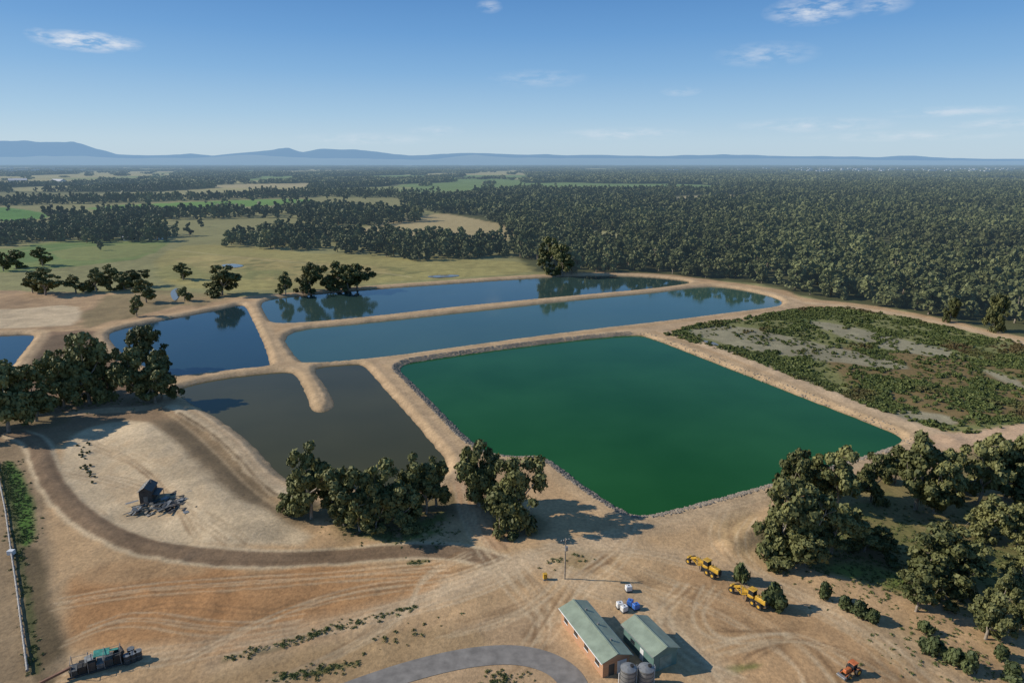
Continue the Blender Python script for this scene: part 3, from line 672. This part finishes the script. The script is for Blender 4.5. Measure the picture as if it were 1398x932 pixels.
for i in range(4):
    for sg in (-1,1):
        xx=-L/2+2+i*(L-4)/3
        box('window',(1.2,.06,.8),(xx,sg*((W-.7)/2+.02),1.6),GL,o); box('window_sill',(1.35,.12,.08),(xx,sg*((W-.7)/2+.05),1.14),WH,o)
box('door',(.06,1.0,2.0),((L-.6)/2+.02,-.8,1.0),DKR,o); box('roller_door',(.06,1.6,2.2),((L-.6)/2+.02,1.0,1.1),WH,o)
for i in range(3): cyl('roof_vent',.18,.5,(-L/2+3+i*4,.9,3.5),ST,o)
o,L,W=shed('steel_shed',(848,852),(892,898),(925,881),2.9,.95,TEAL,RF)
box('roller_door',(.06,2.2,2.3),((L-.6)/2+.02,0,1.15),simple('door_green',(.2,.27,.23),.5),o)
box('side_door',(.9,.06,2.0),(1,-(W-.7)/2-.02,1.0),WH,o); box('window',(1.1,.06,.7),(-1.5,-(W-.7)/2-.02,1.6),GL,o)
for u in (857,881):
    x,y=G(u,934); o=empty('water_tank',(x,y,0))
    cyl('shell',1.15,3.0,(0,0,1.5),ST,o,seg=32); cyl('lid',1.2,.35,(0,0,3.17),ST,o,seg=32,r2=.25); cyl('hatch',.28,.2,(.5,0,3.35),BK,o)
    for z in (.6,1.3,2.0,2.7): cyl('band',1.18,.07,(0,0,z),DKR,o,seg=32)
    beam('ladder_rail',(1.25,-.2,0),(1.25,-.2,3.4),.05,WH,o); beam('ladder_rail',(1.25,.2,0),(1.25,.2,3.4),.05,WH,o)
    for z in range(10): beam('rung',(1.25,-.2,.3+z*.3),(1.25,.2,.3+z*.3),.03,WH,o)
    cyl('pipe',.08,1.8,(-1.3,.3,.9),WH,o)
BL=simple('blue_plastic',(0.05,0.16,0.5),.4)
for u,v,r in ((846,829,.2),(852,834,.5),(860,826,1.1),(868,831,.4),(858,806,.2)):
    x,y=G(u,v); o=empty('chemical_tote',(x,y,0),r)
    box('pallet',(1.2,1.0,.14),(0,0,.07),DKR,o); box('tank',(1.1,.92,.95),(0,0,.63),BL if (u%3) else WH,o,bev=.08); cyl('cap',.12,.08,(0,0,1.14),BK,o)
    for sx in (-1,1):
        for sy in (-1,1): beam('cage_post',(sx*.58,sy*.49,.1),(sx*.58,sy*.49,1.12),.03,ST,o)
def between(f,r):
    a=G(*f);c=G(*r); return ((a[0]+c[0])/2,(a[1]+c[1])/2,0.05),math.atan2(a[1]-c[1],a[0]-c[0]),math.hypot(a[0]-c[0],a[1]-c[1])
def wheel(par,x,y,r,w):
    cyl('tyre',r,w,(x,y,r),BK,par,(math.pi/2,0,0),24); cyl('rim',r*.5,w+.06,(x,y,r),Y_,par,(math.pi/2,0,0),12)
def grader(f,r):
    loc,rz,L=between(f,r); o=empty('road_grader',loc,rz); s=.82; o.scale=(s,s,s)
    for x in (-1.6,-3.2,3.9):
        for y in (-1.05,1.05): wheel(o,x,y,.68,.42)
    box('rear_frame',(4.2,.9,.4),(-2.4,0,.95),DKR,o); box('engine_hood',(2.7,1.2,1.05),(-3.0,0,1.75),Y_,o,taper=(.92,.85),bev=.08)
    box('radiator_grille',(.1,1.0,.8),(-4.4,0,1.7),BK,o); box('cab_base',(1.5,1.5,.7),(-.7,0,1.5),Y_,o); box('cab_glass',(1.35,1.4,1.15),(-.7,0,2.42),GL,o,taper=(.9,.92)); box('cab_roof',(1.6,1.6,.14),(-.7,0,3.07),Y_,o)
    beam('main_beam',(0,0,1.75),(2.4,0,2.0),.5,Y_,o); beam('gooseneck',(2.4,0,2.0),(3.9,0,1.15),.45,Y_,o); box('front_axle',(.35,2.0,.3),(3.9,0,.75),DKR,o); box('front_counterweight',(.5,1.2,.5),(4.5,0,1.1),Y_,o)
    cyl('blade_circle',.85,.14,(1.5,0,.95),Y_,o,seg=28); beam('drawbar',(3.7,0,.95),(1.5,.6,.95),.16,Y_,o); beam('drawbar',(3.7,0,.95),(1.5,-.6,.95),.16,Y_,o)
    for k in range(3): box('blade',(.05,3.2,.26),(1.35-.05*(k!=1),0,.28+.22*k),ST,o,(0,(k-1)*.35,.6))
    for sg in (-1,1): beam('lift_cylinder',(1.9,sg*.5,2.5),(1.5,sg*.8,1.0),.12,ST,o)
    cyl('exhaust',.07,.9,(-2.6,.3,2.6),BK,o,seg=10)
    for sg in (-1,1): box('fender',(2.6,.35,.08),(-2.4,sg*1.05,1.45),BK,o)
    beam('beacon_post',(-.7,0,3.14),(-.7,0,3.4),.08,OR,o)
grader((938,764),(986,793)); grader((1002,806),(1044,832))
loc,rz,L=between((1148,926),(1172,914)); o=empty('tractor',loc,rz); o.scale=(.8,)*3
for x,y,r,w in ((-1,-.9,.75,.5),(-1,.9,.75,.5),(1.2,-.8,.45,.35),(1.2,.8,.45,.35)): wheel(o,x,y,r,w)
box('hood',(1.7,.8,.7),(.9,0,1.25),OR,o,taper=(.95,.8),bev=.08); box('cab_glass',(1.2,1.2,1.1),(-.6,0,1.75),GL,o,taper=(.9,.9)); box('cab_roof',(1.4,1.4,.14),(-.6,0,2.4),OR,o); box('chassis',(3,.5,.35),(0,0,.75),BK,o)
box('fender',(.9,.5,.08),(-1,.9,1.55),OR,o); box('fender',(.9,.5,.08),(-1,-.9,1.55),OR,o); beam('loader_arm',(-.2,.6,1.2),(2.2,.6,.6),.12,OR,o); beam('loader_arm',(-.2,-.6,1.2),(2.2,-.6,.6),.12,OR,o); box('bucket',(.5,1.8,.5),(2.4,0,.4),ST,o,taper=(1.5,1))
# old hut + scrap
loc,rz,L=between((196,695),(212,672)); o=empty('old_hut',(loc[0],loc[1],0.2),rz)
WD=simple('weathered_timber',(0.07,0.06,0.05),.9,var=.4)
gable('walls',4.2,2.6,3.1,.9,WD,o)
for sg in (-1,1): box('roof_slope',(4.8,1.85,.07),(0,sg*.78,3.6),DKR,o,(-sg*.6,0,0),bev=.01)
box('door',(.06,.9,1.9),(2.12,0,.95),simple('old_door',(.2,.18,.15),.8),o); box('window',(.9,.06,.7),(0,1.33,1.9),GL,o); cyl('chimney',.12,1.0,(-1,.5,4.2),ST,o); box('lean_to_roof',(3.6,1.4,.06),(-.2,2.0,1.9),DKR,o,(-.2,0,0)); beam('lean_to_post',(1.4,2.6,0),(1.4,2.6,1.8),.1,WD,o); beam('lean_to_post',(-1.8,2.6,0),(-1.8,2.6,1.8),.1,WD,o)
rr=random.Random(4)
GR=simple('rusty_grey_sheet',(0.16,0.17,0.17),.55,.2,var=.5); SM=[DKR,GR,WD,ST,DKR]
for cx_,cy_,n_,sx_ in ((236,690,100,2.5),(188,696,14,1.0)):
    x,y=G(cx_,cy_); o=empty('scrap_metal_pile',(x,y,.15))
    for k in range(n_):
        box('sheet_%d'%k,(rr.uniform(.8,3.2),rr.uniform(.3,1.0),.05),(rr.gauss(0,sx_),rr.gauss(0,sx_*.95),rr.uniform(.1,.9)),SM[k%5],o,(rr.uniform(-.3,.3),rr.uniform(-.3,.3),rr.gauss(.9,.4)),bev=.01)
# screening plant
loc,rz,L=between((168,902),(98,922)); o=empty('screening_plant',loc,rz); o.scale=(.9,.9,.9); TQ=simple('teal_tarp',(0.06,0.27,0.20),.6,var=.4)
box('skid_beam',(8.6,.25,.3),(0,-.95,.2),DKR,o); box('skid_beam',(8.6,.25,.3),(0,.95,.2),DKR,o)
for k in range(6): box('deck_tank',(1.15,1.9,1.0+.35*((k*7)%3)),(-3.3+k*1.3,0,.9+.17*((k*7)%3)),[DKR,BK,WD,GR][k%4],o,taper=(1.05,1.1))
box('tarp',(2.4,1.7,.1),(.9,.1,2.75),TQ,o,(.12,.08,0)); box('tarp_fold',(1.5,1.0,.1),(2.6,.4,2.5),TQ,o,(-.22,.2,.2)); box('tarp_edge',(1.3,1.6,.08),(-1.0,-.1,2.45),GR,o,(.1,-.2,.1))
box('motor_housing',(1.2,1.0,.9),(4.4,-.2,.7),BK,o); cyl('drum',.35,1.6,(3.7,.3,2.0),WD,o,(math.pi/2,0,.3))
beam('conveyor',(-3.6,0,1.6),(-8.0,-1.0,1.0),.4,simple('rust_steel',(.20,.10,.06),.8),o); beam('conveyor_leg',(-7.4,-.9,0),(-7.4,-.9,1.0),.14,DKR,o)
for x in (-3.6,-1.2,1.2,3.6):
    for y in (-1.1,1.1): beam('post',(x,y,.3),(x,y,2.9),.09,ST,o)
    beam('cross_bar',(x,-1.1,2.95),(x,1.1,2.95),.07,ST,o)
for sg in (-1.1,1.1): beam('hand_rail',(-3.6,sg,2.6),(3.6,sg,2.6),.05,ST,o)
for u,v in ((175,905),(183,902),(190,899),(180,896)):
    x,y=G(u,v); p=empty('steel_drum',(x,y,.05)); cyl('body',.5,1.5,(0,0,.75),DKR,p); cyl('rim_top',.54,.08,(0,0,1.48),GR,p); cyl('rim_mid',.53,.06,(0,0,.8),GR,p)
# pole
x,y=G(771,790); o=empty('power_pole',(x,y,0),.4); cyl('pole',.16,8.6,(0,0,4.2),M_bark,o,seg=10,r2=.1); box('cross_arm',(1.9,.12,.14),(0,.16,7.9),WD,o)
for xx in (-.8,-.3,.3,.8): cyl('insulator',.05,.22,(xx,.16,8.08),WH,o,seg=8)
cyl('transformer',.28,.8,(.0,-.4,6.6),ST,o)
x,y=G(744,790); o=empty('yellow_cabinet',(x,y,0),.3); box('body',(.7,.6,1.0),(0,0,.6),Y_,o); box('plinth',(.9,.8,.15),(0,0,.06),ST,o); box('lid',(.78,.68,.08),(0,0,1.15),Y_,o); box('handle',(.1,.05,.3),(.2,-.33,.7),BK,o)
# pipeline at left edge
pl=[G(-14,600),G(-2,650),G(8,700),G(16,757),G(24,810),G(31,865),G(38,918)]
o=empty('pipeline',(0,0,0)); MP_=simple('weathered_pipe',(0.30,0.28,0.25),.7,var=.4)
for i in range(len(pl)-1):
    a=Vector((*pl[i],.55));c=Vector((*pl[i+1],.55)); d=c-a
    cyl('pipe_run',.16,d.length,(a+c)/2,MP_,o,d.to_track_quat('Z','Y').to_euler(),14); cyl('joint',.22,.3,c,ST,o,d.to_track_quat('Z','Y').to_euler(),14)
    for t in (.1,.35,.6,.85):
        p=a.lerp(c,t); box('pipe_support',(.6,.2,.5),(p.x,p.y,.2),ST,o)
x,y=G(16,757); box('valve_box',(1.2,.9,.9),(x,y,.6),WH,o)
# farmhouses & town
RW_=simple('pale_roof',(0.6,0.6,0.58),.5)
rr=random.Random(8)
def farm(u,v,L,W,h):
    x,y=G(u,v); o=empty('farmhouse',(x,y,0),rr.uniform(-.5,.5)); gable('walls',L,W,h,W*.22,WH,o)
    for sg in (-1,1): box('roof_slope',(L+1,W*.58,.15),(0,sg*W*.265,h+W*.12),RW_,o,(-sg*math.atan(.44),0,0),bev=.02)
    for k in (-.3,0,.3): box('window',(1.4,.1,1.2),(L*k,-W/2-.03,1.6),GL,o)
for q in ((210,327,16,9,3.5),(178,328,12,8,3.5),(196,321,10,7,3),(330,268,18,10,4),(708,262,22,12,5),(80,250,50,30,8),(25,249,60,30,8)): farm(*q)
bm=bmesh.new()
for k in range(150):
    u=rr.choice([rr.gauss(1330,60),rr.gauss(1130,30),rr.uniform(900,1398),rr.gauss(40,40)]); d=rr.uniform(4800,7500); x=(u-699)/932*d*1.0; w=rr.uniform(15,50)
    r=bmesh.ops.create_cube(bm,size=1,matrix=Matrix.Translation((x,d,17+rr.uniform(0,3)))@Matrix.Diagonal((w,rr.uniform(10,20),rr.uniform(4,7),1)))
mt=simple('town_white',(0.5,0.5,0.5),.6); painted_haze(mt); addbm(bm,'distant_town',mt,None)
# ---------- light & sky ----------
EL=math.radians(31); sh=Vector((1,-.08,0)).normalized()
sd_=Vector((sh.x*math.cos(EL),sh.y*math.cos(EL),-math.sin(EL)))
L_=bpy.data.lights.new('sun','SUN'); L_.energy=4.7; L_.angle=math.radians(.53); L_.color=(1,.93,.83)
lo=link(bpy.data.objects.new('sun',L_)); lo.rotation_euler=sd_.to_track_quat('-Z','Y').to_euler(); lo.location=(0,0,200)
w=bpy.data.worlds.new("World"); sc.world=w; w.use_nodes=True; nt=w.node_tree; bg=nt.nodes['Background']; bg.inputs[1].default_value=.10
sky=nt.nodes.new('ShaderNodeTexSky'); sky.sky_type='NISHITA'; sky.sun_disc=False; sky.sun_elevation=EL; sky.sun_rotation=math.atan2(-sh.x,-sh.y); sky.altitude=100; sky.air_density=1; sky.dust_density=.6; sky.ozone_density=2.0
tc=nt.nodes.new('ShaderNodeTexCoord'); sx=nt.nodes.new('ShaderNodeSeparateXYZ'); nt.links.new(tc.outputs['Generated'],sx.inputs[0])
def M(op,a,b=None,c=None):
    n=nt.nodes.new('ShaderNodeMath'); n.operation=op
    for i,q in enumerate((a,b,c)):
        if q is None: continue
        if isinstance(q,(int,float)): n.inputs[i].default_value=q
        else: nt.links.new(q,n.inputs[i])
    return n.outputs[0]
def VM(op,a,b=None,c=None,out=0):
    n=nt.nodes.new('ShaderNodeVectorMath'); n.operation=op
    for i,q in enumerate((a,b,c)):
        if q is None: continue
        if isinstance(q,tuple): n.inputs[i].default_value=q
        else: nt.links.new(q,n.inputs[i])
    return n.outputs['Value'] if out else n.outputs[0]
az=M('ARCTAN2',sx.outputs[0],sx.outputs[1]); el=M('ARCSINE',sx.outputs[2])
cr=nt.nodes.new('ShaderNodeValToRGB'); nt.links.new(M('MULTIPLY',el,1/1.5708),cr.inputs[0])
e=cr.color_ramp.elements; e[0].position=0; e[0].color=(.52,.66,.77,1); e[1].position=1; e[1].color=(.04,.12,.30,1)
for p_,c_ in ((.018,(.49,.655,.79)),(.04,(.37,.575,.78)),(.075,(.22,.44,.73)),(.105,(.14,.345,.67)),(.135,(.095,.27,.59)),(.3,(.06,.18,.42))):
    x=e.new(p_); x.color=(*c_,1)
sc10=VM('MULTIPLY',cr.outputs[0],(10.,10.,10.))
mx=nt.nodes.new('ShaderNodeMix'); mx.data_type='RGBA'; mx.inputs['Factor'].default_value=.88
nt.links.new(sky.outputs[0],mx.inputs[6]); nt.links.new(sc10,mx.inputs[7])
cb=nt.nodes.new('ShaderNodeCombineXYZ'); nt.links.new(az,cb.inputs[0]); nt.links.new(el,cb.inputs[1]); AE=cb.outputs[0]
ns=noise_node(nt,1.0,5,VM('MULTIPLY',AE,(30.,110.,0.)),.6)
tot=None
for u,v,wu,hv,st in ((120,57,58,12,1.5),(52,47,14,7,.9),(1112,14,60,18,.9),(1205,5,34,13,.6),(1045,75,66,16,.42),(930,125,28,7,.35),(735,108,70,13,.28),(1300,153,80,7,.5),(850,183,90,9,.5),(1110,171,100,10,.45),(1375,168,66,7,.45),(595,179,40,8,.35),(500,190,100,9,.35),(668,9,18,9,.5),(1240,186,120,7,.4)):
    d=Vector(ray(u,v)).normalized(); a0=math.atan2(d.x,d.y); e0=math.asin(d.z); ia=932/wu; ie=932/hv
    ln=VM('LENGTH',VM('MULTIPLY_ADD',AE,(ia,ie,0.),(-a0*ia,-e0*ie,0.)),out=1)
    r=M('MULTIPLY_ADD',ln,-st,st); tot=M('MAXIMUM',r,0.0) if tot is None else M('MAXIMUM',tot,r)
f=M('MULTIPLY',tot,mr(nt,ns.outputs[0],.40,.62,0,1.0)); f=M('MINIMUM',f,.85)
m2=nt.nodes.new('ShaderNodeMix'); m2.data_type='RGBA'; nt.links.new(f,m2.inputs['Factor']); nt.links.new(mx.outputs[2],m2.inputs[6]); m2.inputs[7].default_value=(7.6,8.0,8.6,1)
nt.links.new(m2.outputs[2],bg.inputs[0])
sc.view_settings.view_transform='Standard'; sc.view_settings.look='None'; sc.view_settings.exposure=0
cam=bpy.data.cameras.new('camera'); cam.lens=24; cam.sensor_width=36; cam.clip_end=100000; cam.clip_start=.5
co=link(bpy.data.objects.new('camera',cam)); co.location=(0,0,H); co.rotation_euler=(math.pi/2-PITCH,0,0); sc.camera=co
print('done',time.time()-T0)
